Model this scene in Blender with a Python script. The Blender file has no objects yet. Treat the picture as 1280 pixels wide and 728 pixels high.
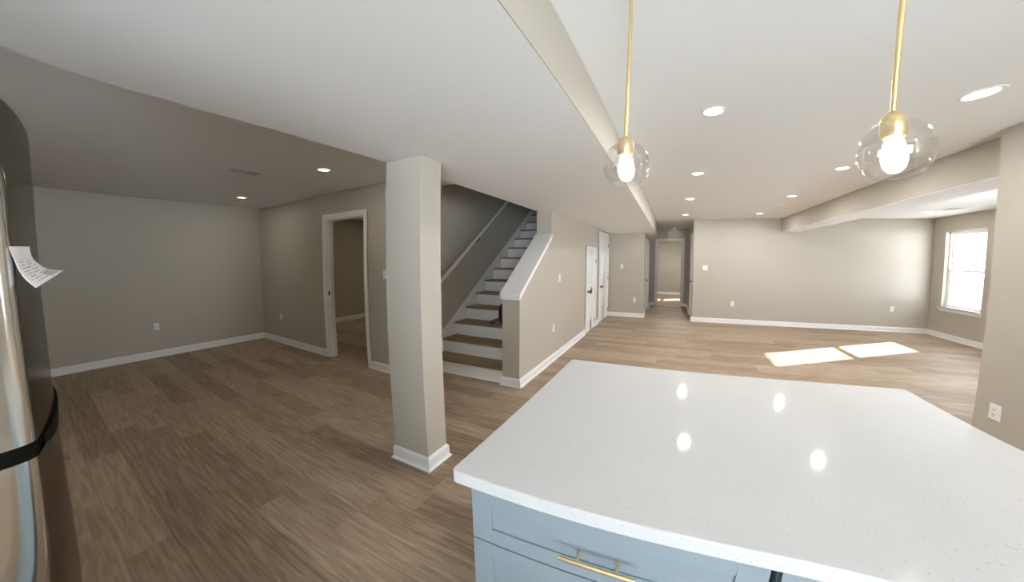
import bpy, bmesh, math, random
from mathutils import Vector, Matrix
random.seed(7)
SC = bpy.context.scene
COL = SC.collection

# ------------------------------------------------------------------ camera
cam = bpy.data.cameras.new('camera')
camo = bpy.data.objects.new('camera', cam)
COL.objects.link(camo)
SC.camera = camo
R3 = (0.901477063774249, 0.432821509241053, 0.0021551397299615993)
U3 = (-0.028630013491288533, 0.054660563244255916, 0.9980944570296487)
F3 = (-0.4318789481051921, 0.8998209621719855, -0.06166692970656968)
camo.matrix_world = Matrix(((R3[0], U3[0], -F3[0], 0.0), (R3[1], U3[1], -F3[1], 0.0),
                            (R3[2], U3[2], -F3[2], 1.55), (0, 0, 0, 1)))
cam.type = 'PANO'                       # very wide phone lens: radial polynomial
cam.panorama_type = 'FISHEYE_LENS_POLYNOMIAL'
cam.sensor_fit = 'HORIZONTAL'
cam.sensor_width = 36.0
cam.sensor_height = 36.0 * 728 / 1280
cam.fisheye_fov = math.pi
cam.fisheye_polynomial_k0 = 0.0
cam.fisheye_polynomial_k1 = -0.08632450364747449
cam.fisheye_polynomial_k2 = 0.0002283541724438406
cam.fisheye_polynomial_k3 = 6.438381419953269e-05
cam.fisheye_polynomial_k4 = -3.063727705590254e-07
cam.shift_x = -0.006020606100979808
cam.shift_y = -0.02081248708094282
cam.clip_start = 0.01
cam.clip_end = 200

# ------------------------------------------------------------------ light and exposure
SC.view_settings.view_transform = 'Standard'
SC.view_settings.look = 'None'
SC.view_settings.gamma = 1.0
SC.view_settings.use_curve_mapping = False
SC.view_settings.exposure = 0.85
SC.cycles.max_bounces = 10
SC.cycles.diffuse_bounces = 6
SC.cycles.glossy_bounces = 4
SC.cycles.transparent_max_bounces = 16
SC.cycles.sample_clamp_indirect = 6.0
SC.cycles.caustics_reflective = False
SC.cycles.caustics_refractive = False

W = bpy.data.worlds.new('sky')
SC.world = W
W.use_nodes = True
wn = W.node_tree
wn.nodes['Background'].inputs[0].default_value = (0.84, 0.93, 1.02, 1)
wn.nodes['Background'].inputs[1].default_value = 1.0
_tc = wn.nodes.new('ShaderNodeTexCoord'); _sp = wn.nodes.new('ShaderNodeSeparateXYZ')
_mr = wn.nodes.new('ShaderNodeMapRange'); _vm = wn.nodes.new('ShaderNodeVectorMath'); _vm.operation = 'SCALE'
_mr.inputs['From Min'].default_value = -0.05; _mr.inputs['From Max'].default_value = 0.05
_mr.inputs['To Min'].default_value = 19.0; _mr.inputs['To Max'].default_value = 4.0   # lower half boosted to send more light up to the ceilings, dimmer sky above
wn.links.new(_tc.outputs['Generated'], _sp.inputs[0]); wn.links.new(_sp.outputs[2], _mr.inputs['Value'])
_vm.inputs[0].default_value = (0.84, 0.93, 1.02)
wn.links.new(_mr.outputs[0], _vm.inputs['Scale']); wn.links.new(_vm.outputs[0], wn.nodes['Background'].inputs[0])

sun = bpy.data.lights.new('sun', 'SUN')
sun.energy = 22.0
sun.angle = math.radians(0.6)
sun.color = (0.96, 0.98, 1.0)
suno = bpy.data.objects.new('sun', sun)
COL.objects.link(suno)
suno.rotation_euler = Vector((-1.0, -0.55, -0.5)).to_track_quat('-Z', 'Y').to_euler()
suno.location = (12, 10, 8)

LAMP_MAIN = 7.5
LAMP_LEFT = 2.0
FILL_KITCHEN = 4.0

# ------------------------------------------------------------------ materials
def lin(r, g, b):
    def f(c):
        c /= 255.0
        return c / 12.92 if c <= 0.04045 else ((c + 0.055) / 1.055) ** 2.4
    return (f(r), f(g), f(b), 1.0)

def base_mat(name, col, rough=0.5, metal=0.0, spec=0.5, noise=0.0, nscale=8.0, bump=0.0, bscale=300.0):
    m = bpy.data.materials.new(name)
    m.use_nodes = True
    t = m.node_tree
    b = t.nodes['Principled BSDF']
    b.inputs['Roughness'].default_value = rough
    b.inputs['Metallic'].default_value = metal
    b.inputs['Specular IOR Level'].default_value = spec
    tc = t.nodes.new('ShaderNodeTexCoord')
    n = t.nodes.new('ShaderNodeTexNoise')
    n.inputs['Scale'].default_value = nscale
    n.inputs['Detail'].default_value = 3
    t.links.new(tc.outputs['Object'], n.inputs['Vector'])
    mr = t.nodes.new('ShaderNodeMapRange')
    mr.inputs['To Min'].default_value = 1 - noise
    mr.inputs['To Max'].default_value = 1 + noise
    t.links.new(n.outputs['Fac'], mr.inputs['Value'])
    mx = t.nodes.new('ShaderNodeVectorMath')
    mx.operation = 'SCALE'
    mx.inputs[0].default_value = col[:3]
    t.links.new(mr.outputs[0], mx.inputs['Scale'])
    t.links.new(mx.outputs[0], b.inputs['Base Color'])
    if bump:
        n2 = t.nodes.new('ShaderNodeTexNoise')
        n2.inputs['Scale'].default_value = bscale
        t.links.new(tc.outputs['Object'], n2.inputs['Vector'])
        bp = t.nodes.new('ShaderNodeBump')
        bp.inputs['Strength'].default_value = bump
        bp.inputs['Distance'].default_value = 0.002
        t.links.new(n2.outputs['Fac'], bp.inputs['Height'])
        t.links.new(bp.outputs[0], b.inputs['Normal'])
    return m

M = {}
M['wall'] = base_mat('greige_wall_paint', (0.50, 0.462, 0.395, 1), 0.55, noise=0.015, nscale=2, bump=0.08)
M['ceiling'] = base_mat('white_ceiling_paint', (0.85, 0.865, 0.86, 1), 0.8, noise=0.01, nscale=2, bump=0.08)
M['ceiling_lightened'] = base_mat('white_ceiling_paint_lightened', (0.91, 0.92, 0.915, 1), 0.75, noise=0.01, nscale=2)  # ceiling paint made lighter to imitate brighter light on the dropped underside
M['ground_shield'] = base_mat('pale_ground_shield', (0.62, 0.61, 0.58, 1), 0.85, noise=0.06, nscale=3, bump=0.2, bscale=60)
M['trim'] = base_mat('white_trim_paint', (0.88, 0.88, 0.87, 1), 0.35, noise=0.01)
M['door'] = base_mat('white_door_paint', (0.86, 0.87, 0.86, 1), 0.4, noise=0.01)
M['plate'] = base_mat('white_switch_plastic', (0.86, 0.86, 0.84, 1), 0.3, noise=0.01)
M['slot'] = base_mat('dark_slot', (0.03, 0.03, 0.03, 1), 0.5, noise=0.05)
M['cabinet'] = base_mat('blue_grey_cabinet_paint', lin(142, 157, 166), 0.42, noise=0.015, nscale=3)
M['cabinet_gap_shade'] = base_mat('cabinet_shadow_gap', (0.03, 0.03, 0.035, 1), 0.7, noise=0.05)
M['gold'] = base_mat('brushed_gold', lin(236, 214, 162), 0.36, metal=1.0, noise=0.04, nscale=60)
M['nickel'] = base_mat('dark_nickel', lin(92, 88, 84), 0.3, metal=1.0, noise=0.05, nscale=30)
M['black'] = base_mat('black_plastic', (0.004, 0.004, 0.004, 1), 0.6, spec=0.1, noise=0.1)
M['strap'] = base_mat('black_nylon', (0.008, 0.008, 0.009, 1), 0.8, noise=0.2, nscale=90)
M['grille'] = base_mat('vent_enamel', (0.80, 0.80, 0.78, 1), 0.5, noise=0.02)
M['duct'] = base_mat('dark_duct', (0.05, 0.05, 0.045, 1), 0.8, noise=0.1)
M['gasket'] = base_mat('grey_cabinet_steel', (0.09, 0.09, 0.09, 1), 0.4, metal=0.3, noise=0.05)

def emis(name, col, s):
    m = bpy.data.materials.new(name)
    m.use_nodes = True
    b = m.node_tree.nodes['Principled BSDF']
    b.inputs['Base Color'].default_value = (0.8, 0.8, 0.8, 1)
    b.inputs['Emission Color'].default_value = col
    b.inputs['Emission Strength'].default_value = s
    return m
M['lens'] = emis('lit_lamp_lens', (1.0, 0.95, 0.86, 1), 3.0)
M['lens_left'] = emis('lit_lamp_lens_warm', (1.0, 0.93, 0.82, 1), 2.0)
M['bulb'] = emis('lit_bulb', (1.0, 0.90, 0.74, 1), 9.0)

def steel():
    m = base_mat('brushed_stainless_steel', (0.62, 0.61, 0.58, 1), 0.24, metal=1.0, noise=0.0)
    t = m.node_tree
    b = t.nodes['Principled BSDF']
    tc = t.nodes.new('ShaderNodeTexCoord')
    mp = t.nodes.new('ShaderNodeMapping')
    mp.inputs['Scale'].default_value = (3, 3, 900)
    n = t.nodes.new('ShaderNodeTexNoise')
    n.inputs['Scale'].default_value = 1.0
    t.links.new(tc.outputs['Object'], mp.inputs[0])
    t.links.new(mp.outputs[0], n.inputs['Vector'])
    mr = t.nodes.new('ShaderNodeMapRange')
    mr.inputs['To Min'].default_value = 0.10
    mr.inputs['To Max'].default_value = 0.22
    t.links.new(n.outputs['Fac'], mr.inputs['Value'])
    t.links.new(mr.outputs[0], b.inputs['Roughness'])
    b.inputs['Specular Tint'].default_value = (0.42, 0.41, 0.38, 1)
    return m
M['steel'] = steel()

def glass(name, tint=0.96, gl=0.06, edge=0.0, edgecol=(1, 0.97, 0.93, 1)):
    m = bpy.data.materials.new(name)
    m.use_nodes = True
    t = m.node_tree
    t.nodes.clear()
    o = t.nodes.new('ShaderNodeOutputMaterial')
    tr = t.nodes.new('ShaderNodeBsdfTransparent')
    tr.inputs[0].default_value = (tint, tint, tint, 1)
    g = t.nodes.new('ShaderNodeBsdfGlossy')
    g.inputs['Roughness'].default_value = 0.03
    g.inputs['Color'].default_value = edgecol
    lw = t.nodes.new('ShaderNodeLayerWeight')
    lw.inputs[0].default_value = 0.35
    mr = t.nodes.new('ShaderNodeMapRange')
    mr.inputs['To Min'].default_value = gl
    mr.inputs['To Max'].default_value = gl + edge
    pw = t.nodes.new('ShaderNodeMath')
    pw.operation = 'POWER'
    pw.inputs[1].default_value = 2.5
    t.links.new(lw.outputs['Facing'], pw.inputs[0])
    t.links.new(pw.outputs[0], mr.inputs['Value'])
    mx = t.nodes.new('ShaderNodeMixShader')
    t.links.new(mr.outputs[0], mx.inputs[0])
    t.links.new(tr.outputs[0], mx.inputs[1])
    t.links.new(g.outputs[0], mx.inputs[2])
    t.links.new(mx.outputs[0], o.inputs[0])
    return m
def sheer():
    m = bpy.data.materials.new('sun_diffuser_fabric')
    m.use_nodes = True
    t = m.node_tree
    t.nodes.clear()
    o = t.nodes.new('ShaderNodeOutputMaterial')
    a = t.nodes.new('ShaderNodeBsdfTranslucent'); a.inputs[0].default_value = (0.54, 0.57, 0.60, 1)
    b = t.nodes.new('ShaderNodeBsdfDiffuse'); b.inputs[0].default_value = (0.85, 0.86, 0.88, 1)
    mx = t.nodes.new('ShaderNodeMixShader'); mx.inputs[0].default_value = 0.15
    t.links.new(a.outputs[0], mx.inputs[1]); t.links.new(b.outputs[0], mx.inputs[2])
    t.links.new(mx.outputs[0], o.inputs[0])
    return m
M['sheer'] = sheer()
M['pane'] = glass('window_glass', 0.97, 0.03, 0.2)
M['globe'] = glass('clear_globe_glass', 0.96, 0.09, 0.85)

def wood(name, cols, pw=0.19, pl=1.45, ramp_rough=(0.42, 0.56), planks=True, gap=0.0022):
    """planks running along x"""
    m = bpy.data.materials.new(name)
    m.use_nodes = True
    t = m.node_tree
    L = t.links.new
    b = t.nodes['Principled BSDF']
    tc = t.nodes.new('ShaderNodeTexCoord')
    sp = t.nodes.new('ShaderNodeSeparateXYZ')
    L(tc.outputs['Object'], sp.inputs[0])
    def math_(op, a, c=None):
        n = t.nodes.new('ShaderNodeMath')
        n.operation = op
        for i, v in enumerate((a, c)):
            if v is None: continue
            if isinstance(v, (int, float)): n.inputs[i].default_value = v
            else: L(v, n.inputs[i])
        return n.outputs[0]
    def comb(x, y, z):
        n = t.nodes.new('ShaderNodeCombineXYZ')
        for i, v in enumerate((x, y, z)):
            if isinstance(v, (int, float)): n.inputs[i].default_value = v
            else: L(v, n.inputs[i])
        return n.outputs[0]
    def white(v):
        n = t.nodes.new('ShaderNodeTexWhiteNoise')
        n.noise_dimensions = '3D'
        L(v, n.inputs['Vector'])
        return n.outputs['Value']
    ys = math_('DIVIDE', math_('ADD', sp.outputs['Y'], -0.155 + 19.0), pw)
    row = math_('FLOOR', ys)
    fy = math_('SUBTRACT', ys, row)
    off = math_('MULTIPLY', white(comb(row, 3.7, 1.1)), 1.0)
    xs = math_('ADD', math_('DIVIDE', sp.outputs['X'], pl), off)
    colm = math_('FLOOR', xs)
    fx = math_('SUBTRACT', xs, colm)
    pid = white(comb(row, colm, 5.0))
    pid2 = white(comb(row, colm, 9.0))
    # grain, stretched along the plank, shifted from plank to plank
    gv = comb(math_('ADD', math_('MULTIPLY', sp.outputs['X'], 0.38), math_('MULTIPLY', pid, 37.0)),
              math_('ADD', math_('MULTIPLY', sp.outputs['Y'], 5.5), math_('MULTIPLY', pid2, 11.0)), 0.0)
    n1 = t.nodes.new('ShaderNodeTexNoise')
    n1.inputs['Scale'].default_value = 9.0
    n1.inputs['Detail'].default_value = 4
    n1.inputs['Roughness'].default_value = 0.5
    n1.inputs['Distortion'].default_value = 0.6
    L(gv, n1.inputs['Vector'])
    gv2 = comb(math_('MULTIPLY', sp.outputs['X'], 1.2), math_('MULTIPLY', sp.outputs['Y'], 38.0), pid)
    n2 = t.nodes.new('ShaderNodeTexNoise')
    n2.inputs['Scale'].default_value = 1.2
    n2.inputs['Detail'].default_value = 4
    L(gv2, n2.inputs['Vector'])
    # knots
    vor = t.nodes.new('ShaderNodeTexVoronoi')
    vor.inputs['Scale'].default_value = 1.0
    L(comb(math_('MULTIPLY', sp.outputs['X'], 1.5), math_('MULTIPLY', sp.outputs['Y'], 3.2), 0.0), vor.inputs['Vector'])
    kn = t.nodes.new('ShaderNodeMapRange')
    kn.inputs['From Min'].default_value = 0.02
    kn.inputs['From Max'].default_value = 0.085
    kn.inputs['To Min'].default_value = 0.62
    kn.inputs['To Max'].default_value = 1.0
    L(vor.outputs['Distance'], kn.inputs['Value'])
    f = math_('ADD', math_('MULTIPLY', n1.outputs['Fac'], 0.85), math_('MULTIPLY', n2.outputs['Fac'], 0.10))
    f = math_('ADD', f, math_('MULTIPLY', math_('SUBTRACT', pid, 0.5), 0.26))
    f = math_('ADD', f, 0.03)
    cr = t.nodes.new('ShaderNodeValToRGB')
    e = cr.color_ramp.elements
    e[0].position = 0.25; e[0].color = cols[0]
    e[1].position = 0.80; e[1].color = cols[2]
    k = e.new(0.52); k.color = cols[1]
    L(f, cr.inputs[0])
    vm = t.nodes.new('ShaderNodeVectorMath')
    vm.operation = 'SCALE'
    L(cr.outputs[0], vm.inputs[0])
    # seams between planks
    dy = math_('MULTIPLY', math_('MINIMUM', fy, math_('SUBTRACT', 1.0, fy)), pw)
    dx = math_('MULTIPLY', math_('MINIMUM', fx, math_('SUBTRACT', 1.0, fx)), pl)
    d = math_('MINIMUM', dx, dy) if planks else math_('ADD', 1.0, 0.0)
    sm = t.nodes.new('ShaderNodeMapRange')
    sm.inputs['From Min'].default_value = 0.0006
    sm.inputs['From Max'].default_value = gap
    sm.inputs['To Min'].default_value = 0.72
    sm.inputs['To Max'].default_value = 1.0
    L(d, sm.inputs['Value'])
    L(math_('MULTIPLY', sm.outputs[0], kn.outputs[0] if planks else 1.0), vm.inputs['Scale'])
    L(vm.outputs[0], b.inputs['Base Color'])
    rr = t.nodes.new('ShaderNodeMapRange')
    rr.inputs['To Min'].default_value = ramp_rough[0]
    rr.inputs['To Max'].default_value = ramp_rough[1]
    L(n2.outputs['Fac'], rr.inputs['Value'])
    L(rr.outputs[0], b.inputs['Roughness'])
    b.inputs['Specular IOR Level'].default_value = 0.45
    bp = t.nodes.new('ShaderNodeBump')
    bp.inputs['Strength'].default_value = 0.05
    bp.inputs['Distance'].default_value = 0.001
    L(math_('ADD', n2.outputs['Fac'], sm.outputs[0]), bp.inputs['Height'])
    L(bp.outputs[0], b.inputs['Normal'])
    return m
M['floor'] = wood('oak_vinyl_planks', (lin(124, 103, 84), lin(161, 140, 118), lin(188, 169, 148)))
M['tread'] = wood('oak_stair_tread', (lin(120, 97, 72), lin(146, 122, 92), lin(166, 142, 110)), planks=False)

def quartz():
    m = base_mat('white_speckled_quartz', (0.65, 0.662, 0.67, 1), 0.055, noise=0.02, nscale=5)
    t = m.node_tree
    L = t.links.new
    b = t.nodes['Principled BSDF']
    src = b.inputs['Base Color'].links[0].from_socket
    tc = t.nodes.new('ShaderNodeTexCoord')
    prev = src
    for sc, lo, hi, col, amt in ((130, 0.14, 0.26, (0.34, 0.32, 0.28, 1), 0.7), (330, 0.18, 0.34, (0.46, 0.45, 0.44, 1), 0.7)):
        v = t.nodes.new('ShaderNodeTexVoronoi')
        v.inputs['Scale'].default_value = sc
        L(tc.outputs['Object'], v.inputs['Vector'])
        wn_ = t.nodes.new('ShaderNodeTexWhiteNoise')
        L(v.outputs['Position'], wn_.inputs['Vector'])
        gt = t.nodes.new('ShaderNodeMath'); gt.operation = 'GREATER_THAN'
        gt.inputs[1].default_value = 0.85
        L(wn_.outputs['Value'], gt.inputs[0])
        mr = t.nodes.new('ShaderNodeMapRange')
        mr.inputs['From Min'].default_value = lo
        mr.inputs['From Max'].default_value = hi
        mr.inputs['To Min'].default_value = amt
        mr.inputs['To Max'].default_value = 0.0
        L(v.outputs['Distance'], mr.inputs['Value'])
        mu = t.nodes.new('ShaderNodeMath'); mu.operation = 'MULTIPLY'
        L(gt.outputs[0], mu.inputs[0]); L(mr.outputs[0], mu.inputs[1])
        mx = t.nodes.new('ShaderNodeMix'); mx.data_type = 'RGBA'
        L(mu.outputs[0], mx.inputs[0]); L(prev, mx.inputs[6])
        mx.inputs[7].default_value = col
        prev = mx.outputs[2]
    L(prev, b.inputs['Base Color'])
    return m
M['quartz'] = quartz()

def paper():
    m = bpy.data.materials.new('printed_paper')
    m.use_nodes = True
    t = m.node_tree
    L = t.links.new
    b = t.nodes['Principled BSDF']
    b.inputs['Roughness'].default_value = 0.7
    tc = t.nodes.new('ShaderNodeTexCoord')
    sp = t.nodes.new('ShaderNodeSeparateXYZ')
    L(tc.outputs['UV'], sp.inputs[0])
    def mm(op, a, c):
        n = t.nodes.new('ShaderNodeMath'); n.operation = op
        for i, v in enumerate((a, c)):
            if isinstance(v, (int, float)): n.inputs[i].default_value = v
            else: L(v, n.inputs[i])
        return n.outputs[0]
    u, v = sp.outputs[0], sp.outputs[1]
    line = mm('LESS_THAN', mm('FRACT', mm('MULTIPLY', v, 14.0), 0.0), 0.30)
    n = t.nodes.new('ShaderNodeTexNoise')
    n.inputs['Scale'].default_value = 9
    L(tc.outputs['UV'], n.inputs['Vector'])
    brk = mm('GREATER_THAN', n.outputs['Fac'], 0.47)
    inx = mm('MULTIPLY', mm('GREATER_THAN', u, 0.12), mm('LESS_THAN', u, 0.78))
    iny = mm('MULTIPLY', mm('GREATER_THAN', v, 0.30), mm('LESS_THAN', v, 0.88))
    txt = mm('MULTIPLY', mm('MULTIPLY', line, brk), mm('MULTIPLY', inx, iny))
    bx = mm('MULTIPLY', mm('MULTIPLY', mm('GREATER_THAN', v, 0.74), mm('LESS_THAN', v, 0.93)),
            mm('MULTIPLY', mm('GREATER_THAN', u, 0.60), mm('LESS_THAN', u, 0.90)))
    bar = mm('MULTIPLY', bx, mm('GREATER_THAN', mm('FRACT', mm('MULTIPLY', u, 30.0), 0.0), 0.4))
    mx = t.nodes.new('ShaderNodeMix'); mx.data_type = 'RGBA'
    L(mm('MAXIMUM', mm('MULTIPLY', txt, 0.6), mm('MULTIPLY', bar, 0.8)), mx.inputs[0])
    mx.inputs[6].default_value = (0.85, 0.85, 0.87, 1)
    mx.inputs[7].default_value = (0.12, 0.12, 0.13, 1)
    L(mx.outputs[2], b.inputs['Base Color'])
    return m
M['paper'] = paper()

# ------------------------------------------------------------------ mesh helpers
def box(bm, x0, x1, y0, y1, z0, z1, mtx=None):
    vs = [bm.verts.new((x, y, z)) for x in (x0, x1) for y in (y0, y1) for z in (z0, z1)]
    if mtx is not None:
        for v in vs: v.co = mtx @ v.co
    for f in ((0, 1, 3, 2), (4, 6, 7, 5), (0, 4, 5, 1), (2, 3, 7, 6), (0, 2, 6, 4), (1, 5, 7, 3)):
        bm.faces.new([vs[i] for i in f])
    return vs

def prism(bm, pts, a, b):
    """closed 3-D polygon a -> b: pts is a list of functions' results at both ends"""
    A = [bm.verts.new(p) for p in a]
    B = [bm.verts.new(p) for p in b]
    n = len(A)
    bm.faces.new(A); bm.faces.new(B[::-1])
    for i in range(n):
        bm.faces.new([A[i], B[i], B[(i + 1) % n], A[(i + 1) % n]])

def lathe(bm, prof, c=(0, 0, 0), n=32, mtx=None, cap=False):
    rings = []
    for r, z in prof:
        ring = []
        for k in range(n):
            a = 2 * math.pi * k / n
            p = Vector((r * math.cos(a), r * math.sin(a), z))
            if mtx is not None: p = mtx @ p
            ring.append(bm.verts.new(p + Vector(c)))
        rings.append(ring)
    for i in range(len(rings) - 1):
        for k in range(n):
            bm.faces.new([rings[i][k], rings[i][(k + 1) % n], rings[i + 1][(k + 1) % n], rings[i + 1][k]])
    if cap:
        bm.faces.new(rings[0][::-1]); bm.faces.new(rings[-1])

def tube(bm, pts, r, n=10, cap=True):
    pts = [Vector(p) for p in pts]
    rings = []
    up = Vector((0, 0, 1))
    prev = None
    for i, p in enumerate(pts):
        d = (pts[min(i + 1, len(pts) - 1)] - pts[max(i - 1, 0)]).normalized()
        if prev is None:
            a = d.cross(up)
            if a.length < 1e-3: a = d.cross(Vector((1, 0, 0)))
        else:
            a = prev - d * prev.dot(d)
        a.normalize(); prev = a
        b = d.cross(a)
        rr = r[i] if isinstance(r, (list, tuple)) else r
        rings.append([bm.verts.new(p + (a * math.cos(2 * math.pi * k / n) + b * math.sin(2 * math.pi * k / n)) * rr) for k in range(n)])
    for i in range(len(rings) - 1):
        for k in range(n):
            bm.faces.new([rings[i][k], rings[i][(k + 1) % n], rings[i + 1][(k + 1) % n], rings[i + 1][k]])
    if cap:
        bm.faces.new(rings[0][::-1]); bm.faces.new(rings[-1])

def mk(name, bm, mat, parent=None, bevel=0.0, smooth=False, segs=2):
    bmesh.ops.recalc_face_normals(bm, faces=bm.faces[:])
    me = bpy.data.meshes.new(name)
    bm.to_mesh(me); bm.free()
    me.materials.append(M[mat] if isinstance(mat, str) else mat)
    o = bpy.data.objects.new(name, me)
    COL.objects.link(o)
    if parent is not None: o.parent = parent
    if bevel:
        md = o.modifiers.new('bevel', 'BEVEL')
        md.width = bevel; md.segments = segs; md.limit_method = 'ANGLE'; md.angle_limit = math.radians(40)
    if smooth:
        for p in me.polygons: p.use_smooth = True
        md = o.modifiers.new('edges', 'EDGE_SPLIT'); md.split_angle = math.radians(40)
    return o

def boxes(name, lst, mat, parent=None, bevel=0.0):
    bm = bmesh.new()
    for b in lst: box(bm, *b)
    return mk(name, bm, mat, parent, bevel)

def struct(o):
    o['kind'] = 'structure'
    return o

def thing(name, loc, label, cat, group=None):
    o = bpy.data.objects.new(name, None)
    o.empty_display_size = 0.1
    COL.objects.link(o)
    o.location = loc
    o['label'] = label; o['category'] = cat
    if group: o['group'] = group
    return o

def tag(o, label, cat, group=None):
    o['label'] = label; o['category'] = cat
    if group: o['group'] = group
    return o

def L_(p, x0, x1, y0, y1, z0, z1):
    """world box -> local box of parent at location p"""
    return (x0 - p[0], x1 - p[0], y0 - p[1], y1 - p[1], z0 - p[2], z1 - p[2])

# ------------------------------------------------------------------ dimensions of the place
XL, YD, ZC, ZS = -7.113, 3.067, 2.558, 2.246
XS1, XS2 = -1.861, -0.406
XK, XKL = -1.637, -1.867
YK, YF, YB = 3.452, 4.515, 9.083
XH, XHR, YE = -0.678, 0.545, 11.70
YR, XW = 8.983, 5.832
XP, YP = 2.45, 3.21
XB, XB2, ZB = 2.575, 2.99, 2.25
XST = -3.04
YBACK = -2.9
Y0, RUN, RISE = 3.462, 0.2937, 0.1964
YFAR = 15.6

# ------------------------------------------------------------------ room shell
struct(boxes('floor', [(-7.6, 6.2, -3.2, 15.9, -0.15, 0.0)], 'floor'))
struct(boxes('floor_light_shield', [(6.2, 18.0, 1.0, 20.0, -0.25, -0.10)], 'ground_shield'))  # unseen ground slab added to block bright upward light at the right window
# ceiling with the stairwell left open
YO = 3.63
struct(boxes('ceiling', [(-7.6, XST - 0.05, -3.2, 15.9, ZC, ZC + 0.25),
                         (XST - 0.05, XS1 + 0.02, -3.2, YO, ZC, ZC + 0.25),
                         (XST - 0.05, XS1 + 0.02, 9.1, 15.9, ZC, ZC + 0.25),
                         (XS1 + 0.02, 6.2, -3.2, 15.9, ZC, ZC + 0.25)], 'ceiling'))
struct(boxes('ceiling_soffit', [(XS1, XS2, -3.0, YE, ZS, ZC)], 'ceiling_lightened'))
struct(boxes('wall_soffit_face', [(XS2, XS2 + 0.004, -2.9, YE, ZS, ZC)], 'wall'))
struct(boxes('ceiling_beam', [(XB, XB2, YP - 0.3, YR, ZB, ZC)], 'wall'))
struct(boxes('ceiling_beam_underside', [(XB, XB2, YP - 0.05, YR, ZB - 0.004, ZB)], 'ceiling'))

DL = (-4.775, -3.845)      # left doorway opening in x, head at 2.17
struct(boxes('wall_left', [(XL - 0.12, XL, -3.0, YD + 0.12, 0, ZC)], 'wall'))
struct(boxes('wall_doorway_side', [(XL, DL[0], YD, YD + 0.12, 0, ZC), (DL[1], XST, YD, YD + 0.12, 0, ZC),
                                   (DL[0], DL[1], YD, YD + 0.12, 2.165, ZC)], 'wall'))
struct(boxes('wall_stair_left', [(XST - 0.12, XST, YD + 0.12, 9.2, 0, 5.2)], 'wall'))
struct(boxes('wall_stairwell_upper', [(XST - 0.05, XS1 + 0.12, YO - 0.12, YO, ZC + 0.25, 5.2),
                                      (XS1 + 0.02, XS1 + 0.14, YO, 9.2, ZC, 5.2),
                                      (XST, XS1 + 0.12, 8.6, 8.7, 2.55, 5.2)], 'wall'))
struct(boxes('ceiling_stairwell_upper', [(XST - 0.12, XS1 + 0.14, YO - 0.12, 9.2, 5.2, 5.3)], 'ceiling'))
struct(boxes('floor_upper_landing', [(XST, XS1 + 0.02, Y0 + 13 * RUN, 8.6, 2.50, 2.55)], 'tread'))
# wall beside the stairs: full height, then sloped down to a post end
SL0, SL1 = 1.125, 1.875     # top of the sloped part below its cap
bm = bmesh.new()
pts = [(YK, 0), (YB + 0.1, 0), (YB + 0.1, ZS), (YF, ZS), (YF, SL1), (YK, SL0)]
prism(bm, None, [(XKL, y, z) for y, z in pts], [(XK, y, z) for y, z in pts])
DSM = (6.62, 7.44, 1.73)    # low door opening: y0, y1, head
DTL = (7.86, 8.96, 2.135)   # tall door opening
struct(mk('wall_stair_right', bm, 'wall'))
# sloped cap of the stair wall
cap = thing('stair_wall_cap', (XK, YK, SL0), 'white painted sloping cap board on the low wall beside the stairs', 'wall cap')
bm = bmesh.new()
sl = (SL1 - SL0) / (YF - YK)
y0, y1 = -0.03, YF - YK
for (xa, xb, za, zb, ye) in ((XKL - 0.022, XK + 0.022, 0.0, 0.032, 0.0), (XKL - 0.010, XK + 0.010, -0.05, 0.0, 0.012)):
    a, b = y0 + ye, y1
    pp = [(a, sl * a + za), (b, sl * b + za), (b, sl * b + zb), (a, sl * a + zb)]
    prism(bm, None, [(xa - XK, y, z) for y, z in pp], [(xb - XK, y, z) for y, z in pp])
mk('cap_board', bm, 'trim', cap, bevel=0.004)

struct(boxes('wall_hall_front', [(XK, XH, YB, YB + 0.12, 0, ZS)], 'wall'))
HD = (9.45, 10.72, 2.04)    # door in the left hall wall
struct(boxes('wall_hall_left', [(XH - 0.12, XH, YB + 0.12, HD[0], 0, ZS), (XH - 0.12, XH, HD[1], YE, 0, ZS),
                                (XH - 0.12, XH, HD[0], HD[1], HD[2], ZS), (XH - 0.12, XH - 0.08, HD[0], HD[1], 0, HD[2])], 'wall'))
ED = (-0.446, 0.345, 2.165)
struct(boxes('wall_hall_end', [(XH - 1.0, ED[0], YE, YE + 0.12, 0, ZC), (ED[1], 2.2, YE, YE + 0.12, 0, ZC),
                               (ED[0], ED[1], YE, YE + 0.12, ED[2], ZC)], 'wall'))
RD = (9.15, 10.0, 2.165)
struct(boxes('wall_hall_right', [(XHR, XHR + 0.12, YR + 0.12, RD[0], 0, ZC), (XHR, XHR + 0.12, RD[1], YE, 0, ZC),
                                 (XHR, XHR + 0.12, RD[0], RD[1], RD[2], ZC), (XHR + 0.09, XHR + 0.12, RD[0], RD[1], 0, RD[2])], 'wall'))
struct(boxes('wall_far_right', [(XHR, XW + 0.15, YR, YR + 0.12, 0, ZC)], 'wall'))
WY0, WY1, WZ0, WZ1 = 7.76, 8.66, 0.635, 2.236
PD = (3.5, 6.3, 0.05, 2.2)   # patio door out of the picture, its sheer blind added to diffuse the sun
struct(boxes('wall_right', [(XW, XW + 0.15, -3.0, PD[0], 0, ZC), (XW, XW + 0.15, PD[1], WY0, 0, ZC), (XW, XW + 0.15, PD[0], PD[1], PD[3], ZC), (XW, XW + 0.15, PD[0], PD[1], 0, PD[2]), (XW, XW + 0.15, WY1, YR, 0, ZC),
                            (XW, XW + 0.15, WY0, WY1, 0, WZ0), (XW, XW + 0.15, WY0, WY1, WZ1, ZC)], 'wall'))
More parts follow.
